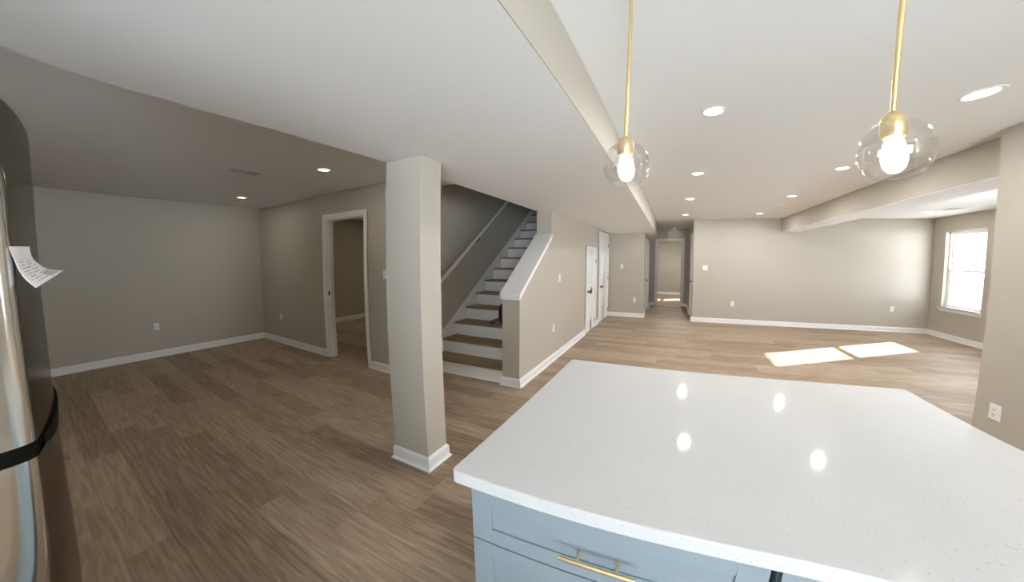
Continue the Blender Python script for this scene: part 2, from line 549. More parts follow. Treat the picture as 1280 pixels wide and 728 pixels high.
struct(boxes('wall_partition_right', [(XP, XB2, -3.0, YP, 0, ZC)], 'wall'))
KW = (0.3, 2.25, 0.10, 2.14)  # kitchen window behind the viewer
struct(boxes('wall_back', [(XL, KW[0], YBACK - 0.15, YBACK, 0, ZC), (KW[1], XW, YBACK - 0.15, YBACK, 0, ZC),
                           (KW[0], KW[1], YBACK - 0.15, YBACK, 0, KW[2]), (KW[0], KW[1], YBACK - 0.15, YBACK, KW[3], ZC)], 'wall'))
# room behind the left doorway
struct(boxes('wall_side_room', [(-7.42, -7.30, YD + 0.12, 9.2, 0, ZC), (-7.30, XST - 0.12, 9.08, 9.2, 0, ZC)], 'wall'))
# room behind the hall doorway
FW = (14.35, 15.15, 0.75, 1.75)
struct(boxes('wall_far_room', [(-2.0, 2.2, YFAR, YFAR + 0.12, 0, ZC), (-2.1, -1.98, YE + 0.12, YFAR, 0, ZC),
                               (2.1, 2.2, YE + 0.12, FW[0], 0, ZC), (2.1, 2.2, FW[1], YFAR, 0, ZC),
                               (2.1, 2.2, FW[0], FW[1], 0, FW[2]), (2.1, 2.2, FW[0], FW[1], FW[3], ZC)], 'wall'))

# ------------------------------------------------------------------ baseboards
BP = [(0, 0), (0.028, 0), (0.028, 0.010), (0.022, 0.018), (0.015, 0.020), (0.015, 0.088), (0.011, 0.096), (0.007, 0.106), (0.0, 0.110)]
def baseboard(name, segs, parent=None, off=(0, 0, 0)):
    """segs: (p0, p1, normal) in plan; ends extended for outside corners by e0, e1"""
    bm = bmesh.new()
    for (p0, p1, n, e0, e1) in segs:
        p0 = Vector(p0); p1 = Vector(p1); n = Vector(n)
        d = (p1 - p0).normalized()
        A = []; B = []
        for t, z in BP:
            a = p0 + n * t - d * (e0 * t); b = p1 + n * t + d * (e1 * t)
            A.append((a.x - off[0], a.y - off[1], z)); B.append((b.x - off[0], b.y - off[1], z))
        prism(bm, None, A, B)
    return mk(name, bm, 'trim', parent)
def sb(name, segs): return struct(baseboard(name, segs))
CW = 0.075
sb('baseboard_left', [((XL, -2.9), (XL, YD), (1, 0), 0, -1)])
sb('baseboard_doorway_side', [((XL, YD), (DL[0] - CW, YD), (0, -1), -1, 0), ((DL[1] + CW, YD), (XST, YD), (0, -1), 0, 0)])
sb('baseboard_stair_right', [((XK, YK), (XK, DSM[0] - CW), (1, 0), 1, 0), ((XKL, YK), (XK, YK), (0, -1), 1, 1),
                             ((XK, DSM[1] + CW), (XK, DTL[0] - CW), (1, 0), 0, 0)])
sb('baseboard_hall_front', [((XK + 0.0, YB), (XH, YB), (0, -1), 0, 1)])
sb('baseboard_hall_left', [((XH, YB), (XH, HD[0] - CW), (1, 0), 1, 0), ((XH, HD[1] + CW), (XH, YE), (1, 0), 0, -1)])
sb('baseboard_hall_end', [((XH, YE), (ED[0] - CW, YE), (0, -1), -1, 0), ((ED[1] + CW, YE), (XHR, YE), (0, -1), 0, -1)])
sb('baseboard_hall_right', [((XHR, YR), (XHR, RD[0] - CW), (-1, 0), 1, 0), ((XHR, RD[1] + CW), (XHR, YE), (-1, 0), 0, -1)])
sb('baseboard_far_right', [((XHR, YR), (XW, YR), (0, -1), 1, -1)])
sb('baseboard_right', [((XW, -2.9), (XW, YR), (-1, 0), 0, -1)])
sb('baseboard_partition', [((XP, -2.9), (XP, YP), (-1, 0), 0, 1), ((XP, YP), (XB2, YP), (0, 1), 1, 1), ((XB2, -2.9), (XB2, YP), (1, 0), 0, 1)])
sb('baseboard_side_room', [((-7.30, YD + 0.12), (-7.30, 9.08), (1, 0), 0, -1)])
sb('baseboard_far_room', [((-1.98, YFAR), (2.1, YFAR), (0, -1), 0, 0)])

# ------------------------------------------------------------------ door casings, jambs and doors
def casing_y(name, x0, x1, head, y, ny, depth, both=False):
    """casing round an opening in a wall whose face is the plane y; ny = side the room is on"""
    lst = []
    def piece(a0, a1, b0, b1):
        for (w0, t) in ((0.0, 0.012), (0.028, 0.019)):
            pass
    y1 = y + ny * 0.012; y2 = y + ny * 0.020
    f = lambda xa, xb, za, zb, yy: (min(xa, xb), max(xa, xb), min(y, yy), max(y, yy), za, zb)
    r = 0.006
    for s, xe in ((-1, x0), (1, x1)):
        lst.append(f(xe - s * 0 + s * r * 0, xe + s * CW, 0, head + CW, y1))
        lst.append(f(xe + s * 0.045, xe + s * CW, 0, head + CW, y2))
    lst.append(f(x0, x1, head, head + CW, y1))
    lst.append(f(x0 - 0.045, x1 + 0.045, head + 0.045, head + CW, y2))
    # jambs and stop
    yb = y - ny * depth
    ya, yz = min(y, yb), max(y, yb)
    j = 0.016
    lst += [(x0, x0 + j, ya, yz, 0, head), (x1 - j, x1, ya, yz, 0, head), (x0, x1, ya, yz, head - j, head)]
    m_ = (ya + yz) / 2
    lst += [(x0 + j, x0 + j + 0.012, m_ - 0.018, m_ + 0.018, 0, head - j), (x1 - j - 0.012, x1 - j, m_ - 0.018, m_ + 0.018, 0, head - j),
            (x0 + j, x1 - j, m_ - 0.018, m_ + 0.018, head - j - 0.012, head - j)]
    return lst

def casing_x(y0, y1, head, x, nx, depth):
    lst = []
    f = lambda ya, yb, za, zb, xx: (min(x, xx), max(x, xx), min(ya, yb), max(ya, yb), za, zb)
    x1 = x + nx * 0.012; x2 = x + nx * 0.020
    for s, ye in ((-1, y0), (1, y1)):
        lst.append(f(ye, ye + s * CW, 0, head + CW, x1))
        lst.append(f(ye + s * 0.045, ye + s * CW, 0, head + CW, x2))
    lst.append(f(y0, y1, head, head + CW, x1))
    lst.append(f(y0 - 0.045, y1 + 0.045, head + 0.045, head + CW, x2))
    if depth:
        xb = x - nx * depth
        xa, xz = min(x, xb), max(x, xb)
        j = 0.016
        lst += [(xa, xz, y0, y0 + j, 0, head), (xa, xz, y1 - j, y1, 0, head), (xa, xz, y0, y1, head - j, head)]
    return lst

t1 = struct(boxes('trim_1', casing_y('c', DL[0], DL[1], 2.165, YD, -1, 0.12), 'trim', bevel=0.002))
bm = bmesh.new()
for z in (1.02,):
    box(bm, DL[0] + 0.016, DL[0] + 0.018, YD + 0.012, YD + 0.036, z - 0.035, z + 0.035)
mk('strike_plate', bm, 'nickel', t1)
t2 = struct(boxes('trim_2', casing_y('c', ED[0], ED[1], ED[2], YE, -1, 0.12), 'trim', bevel=0.002))
for z in (0.25, 1.1, 1.95):
    bm = bmesh.new()
    tube(bm, [(ED[0] + 0.022, YE + 0.10, z - 0.045), (ED[0] + 0.022, YE + 0.10, z + 0.045)], 0.009, 8)
    box(bm, ED[0] + 0.016, ED[0] + 0.019, YE + 0.06, YE + 0.10, z - 0.045, z + 0.045)
    mk('hinge', bm, 'nickel', t2)
struct(boxes('trim_3', casing_x(HD[0], HD[1], HD[2], XH, 1, 0.08), 'trim', bevel=0.002))
struct(boxes('trim_4', casing_x(RD[0], RD[1], RD[2], XHR, -1, 0.09), 'trim', bevel=0.002))
struct(boxes('trim_5', casing_x(DSM[0], DSM[1], DSM[2], XK, 1, 0), 'trim', bevel=0.002))
struct(boxes('trim_6', casing_x(DTL[0], DTL[1], DTL[2], XK, 1, 0), 'trim', bevel=0.002))

def door_x(name, y0, y1, head, x, nx, knob_y, knob_z, hinge_y, hinges, gap=0.012, rows=None):
    """panelled door lying on the plane x, facing nx"""
    g = 0.004
    xs = sorted((x, x + nx * 0.006))
    W_ = y1 - y0
    lst = [(xs[0], xs[1], y0 + g, y1 - g, gap, head - g)]
    st = 0.11
    xr = sorted((x + nx * 0.006, x + nx * 0.013))
    # stiles, rails and muntin stand proud of the recessed ground; panels rise again
    H = head - gap
    rows = rows or [(0.0, 0.20), (0.42, 0.52), (0.80, 0.87), (0.945, 1.0)]
    lst += [(xr[0], xr[1], y0 + g, y0 + st, gap, head - g), (xr[0], xr[1], y1 - st, y1 - g, gap, head - g),
            (xr[0], xr[1], (y0 + y1) / 2 - 0.05, (y0 + y1) / 2 + 0.05, gap, head - g)]
    for a, b in rows:
        lst.append((xr[0], xr[1], y0 + st, y1 - st, gap + a * H, gap + b * H - (g if b == 1.0 else 0)))
    for i in range(len(rows) - 1):
        za = gap + rows[i][1] * H + 0.03; zb = gap + rows[i + 1][0] * H - 0.03
        for ya, yb in ((y0 + st + 0.03, (y0 + y1) / 2 - 0.08), ((y0 + y1) / 2 + 0.08, y1 - st - 0.03)):
            if yb > ya and zb > za:
                lst.append((xs[0] if nx > 0 else x + nx * 0.011, x + nx * 0.011 if nx > 0 else xs[1], ya, yb, za, zb))
    d = struct(boxes(name, lst, 'door', bevel=0.003))
    # knob
    bm = bmesh.new()
    mt = Matrix.Rotation(math.radians(90) * nx, 4, 'Y')
    lathe(bm, [(0.0, 0.0), (0.031, 0.0), (0.031, 0.006), (0.012, 0.010), (0.010, 0.030), (0.020, 0.036), (0.028, 0.048), (0.026, 0.060), (0.014, 0.068), (0.0, 0.069)],
          (x + nx * 0.012, knob_y, knob_z), 20, mt)
    mk('door_knob', bm, 'nickel', d, smooth=True)
    for z in hinges:
        bm = bmesh.new()
        tube(bm, [(x + nx * 0.016, hinge_y, z - 0.045), (x + nx * 0.016, hinge_y, z + 0.045)], 0.008, 8)
        mk('hinge', bm, 'nickel', d)
    return d
door_x('door_1', DSM[0], DSM[1], DSM[2], XK, 1, DSM[0] + 0.10, 0.87, DSM[1] - 0.004, (0.16, 1.50), rows=[(0.0, 0.13), (0.45, 0.55), (0.92, 1.0)])
door_x('door_2', DTL[0], DTL[1], DTL[2], XK, 1, DTL[0] + 0.10, 0.88, DTL[1] - 0.004, (0.20, 1.05, 1.90))
door_x('door_3', HD[0], HD[1], HD[2], XH - 0.05, 1, HD[0] + 0.45, 0.95, HD[1] - 0.004, (0.35, 1.1, 1.85))
door_x('door_4', RD[0], RD[1], RD[2], XHR + 0.05, -1, RD[1] - 0.10, 0.95, RD[0] + 0.004, (0.25, 1.05, 1.90))

# ------------------------------------------------------------------ windows
def window_x(name, x, depth, y0, y1, z0, z1, nx, mid=None):
    """double hung window in a wall whose room face is the plane x; room on side nx"""
    o = x - nx * depth          # outer face
    f = lambda a, b: (min(a, b), max(a, b))
    mid = mid if mid else (z0 + z1) / 2
    xa, xb = f(x - nx * 0.07, o)
    fr = [(xa, xb, y0, y0 + 0.03, z0, z1), (xa, xb, y1 - 0.03, y1, z0, z1), (xa, xb, y0, y1, z1 - 0.03, z1), (xa, xb, y0, y1, z0, z0 + 0.03)]
    w = struct(boxes(name, fr, 'trim', bevel=0.002))
    # drywall return is the wall itself; sill with apron
    xs = f(x + nx * 0.045, x - nx * 0.08)
    boxes('window_sill', [(xs[0], xs[1], y0 + 0.001, y1 - 0.001, z0 - 0.001, z0 + 0.018),
                          (f(x, x + nx * 0.045) + (y0 - 0.05, y1 + 0.05, z0 - 0.012, z0 + 0.018)),
                          (f(x, x + nx * 0.016) + (y0 - 0.03, y1 + 0.03, z0 - 0.065, z0 - 0.012))], 'trim', w, bevel=0.003)
    for nm, za, zb, xo in (('upper_sash', mid - 0.02, z1 - 0.03, 0.120), ('lower_sash', z0 + 0.03, mid + 0.02, 0.090)):
        a, b = f(x - nx * (xo - 0.014), x - nx * (xo + 0.014))
        s = boxes(nm, [(a, b, y0 + 0.03, y0 + 0.065, za, zb), (a, b, y1 - 0.065, y1 - 0.03, za, zb),
                       (a, b, y0 + 0.065, y1 - 0.065, za, za + 0.04), (a, b, y0 + 0.065, y1 - 0.065, zb - 0.04, zb)], 'trim', w, bevel=0.002)
        c = (a + b) / 2
        boxes('pane', [(c - 0.002, c + 0.002, y0 + 0.065, y1 - 0.065, za + 0.04, zb - 0.04)], 'pane', s)
    return w
window_x('window_1', XW, 0.15, WY0, WY1, WZ0, WZ1, -1, mid=1.42)
window_x('window_2', 2.1, 0.10, FW[0], FW[1], FW[2], FW[3], -1)
# patio door with an added sheer blind that turns sun into soft light
w4 = struct(boxes('window_4', [(XW + 0.06, XW + 0.13, a, b, PD[2], PD[3]) for a, b in ((PD[0], PD[0] + 0.06), (4.87, 4.93), (PD[1] - 0.06, PD[1]))] +
                  [(XW + 0.06, XW + 0.13, PD[0], PD[1], PD[2], PD[2] + 0.06), (XW + 0.06, XW + 0.13, PD[0], PD[1], PD[3] - 0.06, PD[3])], 'trim'))
boxes('pane', [(XW + 0.093, XW + 0.097, PD[0] + 0.06, 4.87, PD[2] + 0.06, PD[3] - 0.06), (XW + 0.093, XW + 0.097, 4.93, PD[1] - 0.06, PD[2] + 0.06, PD[3] - 0.06)], 'pane', w4)
bm = bmesh.new()
N = 90
va = []
for i in range(N + 1):
    y = PD[0] - 0.03 + (PD[1] - PD[0] + 0.06) * i / N
    x = XW - 0.035 + 0.014 * math.sin(i * 1.1)
    va.append((bm.verts.new((x, y, 0.03)), bm.verts.new((x, y, PD[3] + 0.05))))
for i in range(N):
    bm.faces.new([va[i][0], va[i + 1][0], va[i + 1][1], va[i][1]])
mk('sun_diffuser_blind', bm, 'sheer', w4, smooth=True)
# wide window in the kitchen wall
w3 = struct(boxes('window_3', [(KW[0], KW[0] + 0.05, YBACK - 0.13, YBACK - 0.05, KW[2], KW[3]), (KW[1] - 0.05, KW[1], YBACK - 0.13, YBACK - 0.05, KW[2], KW[3]),
                    (1.25, 1.30, YBACK - 0.13, YBACK - 0.05, KW[2], KW[3]), (KW[0], KW[1], YBACK - 0.13, YBACK - 0.05, KW[2], KW[2] + 0.05),
                    (KW[0], KW[1], YBACK - 0.13, YBACK - 0.05, KW[3] - 0.05, KW[3])], 'trim'))
boxes('pane', [(KW[0] + 0.05, 1.25, YBACK - 0.092, YBACK - 0.088, KW[2] + 0.05, KW[3] - 0.05), (1.30, KW[1] - 0.05, YBACK - 0.092, YBACK - 0.088, KW[2] + 0.05, KW[3] - 0.05)], 'pane', w3)

# ------------------------------------------------------------------ column
CL, CR, CN, CF = -1.861, -1.529, 1.676, 1.894
colm = thing('column', ((CL + CR) / 2, (CN + CF) / 2, 0), 'square greige boxed column with white baseboard standing alone between kitchen and dark room', 'column')
p = colm.location
boxes('shaft', [L_(p, CL, CR, CN, CF, 0, ZS)], 'wall', colm, bevel=0.002)
baseboard('baseboard', [((CL, CN), (CR, CN), (0, -1), 1, 1), ((CR, CN), (CR, CF), (1, 0), 1, 1),
                        ((CR, CF), (CL, CF), (0, 1), 1, 1), ((CL, CF), (CL, CN), (-1, 0), 1, 1)], colm, off=(p[0], p[1], 0))

# ------------------------------------------------------------------ staircase
st = thing('staircase', ((XST + XKL) / 2, Y0, 0), 'staircase of oak treads with white risers climbing between two walls', 'stairs')
p = st.location
for n in range(1, 14):
    y = Y0 + (n - 1) * RUN
    z = n * RISE
    bm = bmesh.new()
    box(bm, *L_(p, XST + 0.019, XKL - 0.002, y + 0.022, y + 0.04, z - RISE, z - 0.028))
    mk('riser', bm, 'trim', st)
    bm = bmesh.new()
    box(bm, *L_(p, XST + 0.019, XKL - 0.002, y, y + RUN + 0.03, z - 0.028, z))
    mk('tread', bm, 'tread', st, bevel=0.006)
bm = bmesh.new()
sk = RISE / RUN
pp = [(-0.45, 0), (0.12, 0), (12.6 * RUN, 12.3 * RISE), (12.6 * RUN, 13 * RISE + 0.09), (-0.1, 0.11), (-0.45, 0.11)]
pp = [(-0.38, 0), (0.2, 0), (12.8 * RUN, 12.2 * RISE), (12.8 * RUN, 12.8 * RISE + 0.30), (-0.12, -0.12 * sk + 0.28), (-0.38, 0.11)]
prism(bm, None, [(XST + 0.001 - p[0], y, z) for y, z in pp], [(XST + 0.018 - p[0], y, z) for y, z in pp])
mk('skirt_board', bm, 'trim', st)
# cove moulding under the first riser
boxes('shoe_moulding', [L_(p, XST, XKL - 0.02, Y0 + 0.008, Y0 + 0.024, 0, 0.022)], 'trim', st, bevel=0.005)

hr = thing('handrail', (XST + 0.07, 3.7, 1.24), 'white wall mounted wooden handrail rising along the left stair wall', 'handrail')
p = hr.location
a = Vector((0, -0.35, -0.35 * 0.70)); b = Vector((0, 3.3, 3.3 * 0.70))
bm = bmesh.new()
n_ = 12
def rail_ring(c):
    out = []
    for k in range(n_):
        an = 2 * math.pi * k / n_
        out.append((c.x + 0.022 * math.cos(an), c.y, c.z + 0.036 * math.sin(an) + (0.006 if math.sin(an) > 0.8 else 0)))
    return out
prism(bm, None, rail_ring(a), rail_ring(b))
mk('rail', bm, 'trim', hr, smooth=True)
for yy in (-0.2, 1.0, 2.1, 3.1):
    bm = bmesh.new()
    zz = yy * 0.70
    tube(bm, [(-0.07, yy, zz - 0.10), (-0.045, yy, zz - 0.10), (-0.01, yy, zz - 0.075), (0, yy, zz - 0.036)], 0.007, 8)
    lathe(bm, [(0.0, 0), (0.028, 0), (0.024, 0.006), (0, 0.007)], (-0.07, yy, zz - 0.10), 14, Matrix.Rotation(math.radians(90), 4, 'Y'))
    mk('bracket', bm, 'nickel', hr, smooth=True)

# black bag with a strap loop left on the third tread
zt = 3 * RISE
bag = thing('bag', (-2.19, 4.17, zt + 0.002), 'small black bag with a strap loop on the third stair tread by the low wall', 'bag')
bm = bmesh.new()
bmesh.ops.create_icosphere(bm, subdivisions=4, radius=1.0)
for v in bm.verts:
    x, y, z = v.co
    w = 1 - 0.25 * max(z, 0)
    k = 1 + 0.05 * math.sin(7 * x + 3 * z) * math.cos(5 * y + 2)
    sx = math.copysign(abs(x) ** 0.7, x) * 0.11 * w * k
    sy = math.copysign(abs(y) ** 0.7, y) * 0.075 * w * k
    sz = (math.copysign(abs(z) ** 0.6, z) * 0.5 + 0.5) * 0.34
    v.co = (sx, sy, sz)
mk('pouch', bm, 'strap', bag, smooth=True)
bm = bmesh.new()
loop = [(-0.07, -0.05, 0.10), (-0.12, -0.055, 0.09), (-0.20, -0.06, 0.065), (-0.262, -0.062, 0.04), (-0.272, -0.063, 0.018), (-0.245, -0.064, 0.010), (-0.20, -0.065, 0.03), (-0.15, -0.065, 0.06), (-0.10, -0.06, 0.075), (-0.06, -0.05, 0.07)]
tube(bm, [(a * 0.88, b, c) for a, b, c in loop], 0.0085, 8)
mk('strap', bm, 'strap', bag, smooth=True)
bm = bmesh.new()
tube(bm, [(-0.06, 0, 0.30), (-0.03, 0, 0.36), (0.03, 0, 0.36), (0.06, 0, 0.30)], 0.010, 8)
mk('handle', bm, 'strap', bag, smooth=True)

# ------------------------------------------------------------------ kitchen island
TX0, TX1, TY0, TY1, TZ = -0.572, 1.228, 0.722, 1.985, 0.915
isl = thing('countertop', (0, 0, 0.875), 'white speckled quartz countertop laid over the blue grey island cabinets', 'countertop')
p = isl.location
boxes('slab', [L_(p, TX0, TX1, TY0, TY1, 0.872, TZ)], 'quartz', isl, bevel=0.004)
# four rounded corners need a plan rounding
so = [o for o in COL.objects if o.name.startswith('slab')][0]
me = so.data
bmx = bmesh.new(); bmx.from_mesh(me)
ed = [e for e in bmx.edges if abs(e.verts[0].co.z - e.verts[1].co.z) > 0.01]
bmesh.ops.bevel(bmx, geom=ed, offset=0.018, segments=5, affect='EDGES', profile=0.5)
bmx.to_mesh(me); bmx.free()

CY = 0.745      # cabinet face
def shaker(bm, x0, x1, z0, z1, y=CY, w=0.07, wt=0.055):
    box(bm, x0, x1, y + 0.007, y + 0.020, z0, z1)
    box(bm, x0, x0 + w, y, y + 0.007, z0, z1)
    box(bm, x1 - w, x1, y, y + 0.007, z0, z1)
    box(bm, x0 + w, x1 - w, y, y + 0.007, z0, z0 + wt)
    box(bm, x0 + w, x1 - w, y, y + 0.007, z1 - wt, z1)

def pull(parent, cx, z, L=0.205, posts=0.052, vertical=False, p=(0, 0, 0)):
    bm = bmesh.new()
    def P(s, y, dz=0.0):
        return ((cx - p[0]), y - p[1], z + s - p[2]) if vertical else (cx + s - p[0], y - p[1], z + dz - p[2])
    tube(bm, [P(-L / 2, CY - 0.040), P(L / 2, CY - 0.040)], 0.006, 10)
    for s in (-posts, posts):
        tube(bm, [P(s, CY + 0.002), P(s, CY - 0.040)], 0.0045, 8)
    return mk('handle', bm, 'gold', parent, smooth=True)

def cabinet(name, x0, x1, label, drawers=True):
    loc = ((x0 + x1) / 2, 1.1, 0)
    c = thing(name, loc, label, 'cabinet', None)
    boxes('body', [L_(loc, x0, x1, CY + 0.022, 1.52, 0.10, 0.871), L_(loc, x0 + 0.0, x1, CY + 0.09, 1.50, 0, 0.10)], 'cabinet', c, bevel=0.001)
    zs = [(0.667, 0.866), (0.395, 0.661), (0.115, 0.389)] if drawers else [(0.667, 0.866)]
    for i, (a, b) in enumerate(zs):
        bm = bmesh.new()
        shaker(bm, x0 + 0.002 - loc[0], x1 - 0.002 - loc[0], a, b, CY - loc[1])
        d = mk('drawer', bm, 'cabinet', c, bevel=0.0012)
        pull(d, (x0 + x1) / 2, (a + b) / 2 - 0.012, p=loc)
    if not drawers:
        m_ = (x0 + x1) / 2
        for xa, xb, hx in ((x0 + 0.002, m_ - 0.0015, m_ - 0.04), (m_ + 0.0015, x1 - 0.002, m_ + 0.04)):
            bm = bmesh.new()
            shaker(bm, xa - loc[0], xb - loc[0], 0.115, 0.661, CY - loc[1], 0.06, 0.06)
            d = mk('door', bm, 'cabinet', c, bevel=0.0012)
            pull(d, hx, 0.55, vertical=True, p=loc)
    return c
cabinet('base_cabinet', -0.517, 0.286, 'blue grey shaker drawer cabinet under the left half of the white countertop')
cabinet('base_cabinet', 0.306, 1.186, 'blue grey shaker cabinet under the right half of the white countertop', drawers=False)
fl = boxes('back_panel', [(-0.517, 1.186, 1.522, 1.545, 0.0, 0.871), (0.287, 0.305, 0.80, 1.52, 0.10, 0.871)], 'cabinet_gap_shade')  # dark strip stands in for the shade inside the cabinet gap
tag(fl, 'dark strip painted as gap shade and backing panel between the two island cabinets', 'panel')

# ------------------------------------------------------------------ refrigerator
FX0, FX1 = -1.66, -0.90
FXC, FHW, FSAG = -1.28, 0.38, 0.030
FYE = -0.008
fr = thing('refrigerator', (FXC, -0.4, 0), 'stainless steel refrigerator with bowed doors and black handle seam at the left edge', 'refrigerator')
FP = fr.location
def fridge_front(t, extra=0.0):
    """t in -1..1 across the width -> (x, y) of the bowed front"""
    x = FXC + t * FHW
    return x, FYE + FSAG * (1 - t * t) + extra
def door_outline(depth=0.075, rc=0.022, extra=0.0):
    pts = []
    N = 28
    tl = 1 - rc / FHW
    for i in range(N + 1):
        t = tl - 2 * tl * i / N
        x, y = fridge_front(t, extra)
        pts.append((x, y))
    # rounded left corner
    xl, yl = fridge_front(-tl, extra)
    for k in range(1, 7):
        a = math.pi / 2 * k / 6
        pts.append((xl - rc * math.sin(a), yl - rc * (1 - math.cos(a))))
    pts.append((xl - rc, yl - depth)); 
    xr, yr = fridge_front(tl, extra)
    pts.append((xr + rc, yr - depth))
    for k in range(6, 0, -1):
        a = math.pi / 2 * k / 6
        pts.append((xr + rc * math.sin(a), yr - rc * (1 - math.cos(a))))
    return pts
def fridge_slab(name, z0, z1, mat, parent, **kw):
    bm = bmesh.new()
    o = door_outline(**kw)
    prism(bm, None, [(x - FP[0], y - FP[1], z0) for x, y in o], [(x - FP[0], y - FP[1], z1) for x, y in o])
    ob = mk(name, bm, mat, parent, smooth=True)
    return ob
boxes('body', [L_(FP, FX0 + 0.004, FX1 - 0.004, -0.80, -0.105, 0.02, 1.815)], 'gasket', fr, bevel=0.006)
boxes('gasket', [L_(FP, FX0 + 0.02, FX1 - 0.02, -0.106, -0.09, 0.08, 1.80)], 'black', fr)
ud = fridge_slab('freezer_door', 1.247, 1.825, 'steel', fr)
ld = fridge_slab('fresh_food_door', 0.09, 1.219, 'steel', fr)
fridge_slab('seam', 1.219, 1.247, 'black', fr, depth=0.068, extra=-0.004)
boxes('kick_grille', [L_(FP, FX0 + 0.02, FX1 - 0.02, -0.12, -0.06, 0.0, 0.075)], 'black', fr, bevel=0.004)
bm = bmesh.new()
N = 20
A = []; B = []
top = []; bot = []
rings = []
for i in range(N + 1):
    t = 0.86 - 1.0 * i / N
    x, y = fridge_front(t)
    w = math.sin(math.pi * min(1.0, (i + 0.6) / N)) ** 0.5
    out = 0.004 * w + 0.0005
    h = 0.034 * w + 0.004
    rings.append([(x, y - 0.01, 1.240), (x, y + out, 1.240), (x, y + out * 0.6, 1.240 - h), (x, y - 0.01, 1.240 - h)])
vr = [[bm.verts.new((a - FP[0], b - FP[1], c)) for a, b, c in r] for r in rings]
for i in range(N):
    for k in range(4):
        bm.faces.new([vr[i][k], vr[i][(k + 1) % 4], vr[i + 1][(k + 1) % 4], vr[i + 1][k]])
bm.faces.new(vr[0]); bm.faces.new(vr[-1][::-1])
mk('pocket_handle', bm, 'black', ld)
boxes('hinge_cover', [L_(FP, FX1 - 0.14, FX1 - 0.02, -0.14, -0.05, 1.825, 1.85)], 'black', fr, bevel=0.008)

# curling printed paper taped to the freezer door
near = [(-0.908, -0.0095, 1.577), (-0.908, -0.0065, 1.559), (-0.908, -0.003, 1.540), (-0.908, 0.003, 1.522), (-0.908, 0.011, 1.508)]
far = [(-1.0, 0.0068, 1.581), (-1.0, 0.009, 1.566), (-1.0, 0.0145, 1.552), (-1.0, 0.0268, 1.539), (-1.0, 0.0455, 1.536)]
def cr(ps, t):
    n = len(ps) - 1
    s = t * n; i = min(int(s), n - 1); f = s - i
    P = [Vector(ps[max(0, min(n, j))]) for j in (i - 1, i, i + 1, i + 2)]
    return 0.5 * ((2 * P[1]) + (-P[0] + P[2]) * f + (2 * P[0] - 5 * P[1] + 4 * P[2] - P[3]) * f * f + (-P[0] + 3 * P[1] - 3 * P[2] + P[3]) * f ** 3)
bm = bmesh.new()
uv = bm.loops.layers.uv.new('UVMap')
NS, NT = 20, 6
g = [[None] * (NT + 1) for _ in range(NS + 1)]
for i in range(NS + 1):
    for j in range(NT + 1):
        a = cr(near, i / NS); b = cr(far, i / NS)
        q = a.lerp(b, j / NT)
        q.y += 0.007 * 4 * (j / NT) * (1 - j / NT) * (1 - i / NS) + 0.0015 * (1 - i / NS)
        g[i][j] = bm.verts.new(q)
for i in range(NS):
    for j in range(NT):
        f = bm.faces.new([g[i][j], g[i][j + 1], g[i + 1][j + 1], g[i + 1][j]])
        for lp, (a, b) in zip(f.loops, ((i, j), (i, j + 1), (i + 1, j + 1), (i + 1, j))):
            lp[uv].uv = (b / NT, a / NS)
pap = mk('paper_tag', bm, 'paper', None, smooth=False)
for q in pap.data.polygons: q.use_smooth = True
sd = pap.modifiers.new('thick', 'SOLIDIFY'); sd.thickness = 0.0004
tag(pap, 'small white printed paper tag curling off the steel refrigerator door', 'paper')

# ------------------------------------------------------------------ recessed ceiling lights
def downlight(x, y, label, power, lens='lens', r=0.078, group='recessed ceiling lights', z=ZC, tint=(1.0, 0.97, 0.93)):
    t = thing('ceiling_light', (x, y, z), label, 'ceiling light', group)
    bm = bmesh.new()
    lathe(bm, [(r * 0.80, -0.004), (r * 0.86, -0.007), (r, -0.005), (r + 0.004, 0.0), (r * 0.8, 0.0)], (0, 0, 0), 32)
    mk('trim_ring', bm, 'trim', t, smooth=True)
    bm = bmesh.new()
    lathe(bm, [(0.0, -0.0035), (r * 0.82, -0.0035), (r * 0.82, -0.001), (0.0, -0.001)], (0, 0, 0), 32)
    bmesh.ops.remove_doubles(bm, verts=bm.verts[:], dist=1e-5)
    mk('lens', bm, lens, t)
    if power:
        l = bpy.data.lights.new('lamp', 'AREA')
        l.shape = 'DISK'; l.size = r * 1.5; l.energy = power
        l.color = tint
        lo = bpy.data.objects.new('lamp', l)
        COL.objects.link(lo); lo.parent = t
        lo.location = (0, 0, -0.012)
    return t
G_ = 'recessed ceiling lights of the bright room'
for x, y, lb in ((0.294, 2.42, 'lit recessed ceiling light between the two pendants, nearest of the left row'),
                 (0.302, 4.18, 'lit recessed ceiling light second in the left row, right of the first pendant globe'),
                 (0.300, 5.92, 'lit recessed ceiling light third in the left row over the bright room'),
                 (0.305, 7.98, 'lit recessed ceiling light farthest in the left row, just before the hallway'),
                 (1.815, 2.50, 'lit recessed ceiling light at the upper right, beyond the right pendant rod'),
                 (1.830, 4.16, 'lit recessed ceiling light just left of the right pendant globe'),
                 (1.845, 5.86, 'lit recessed ceiling light third in the right row beside the beam'),
                 (1.860, 7.97, 'lit recessed ceiling light farthest in the right row near the ceiling vent')):
    downlight(x, y, lb, LAMP_MAIN, group=G_)
downlight(4.99, 7.86, 'lit recessed ceiling light beyond the beam near the window', 4.0, group=G_)
downlight(-3.47, 2.19, 'lit recessed ceiling light right of the vent in the dark left room', LAMP_LEFT, 'lens_left', group='recessed ceiling lights of the dark room', tint=(1.0, 0.90, 0.76))
downlight(-6.01, 2.29, 'lit recessed ceiling light near the far corner of the dark left room', LAMP_LEFT, 'lens_left', group='recessed ceiling lights of the dark room', tint=(1.0, 0.90, 0.76))
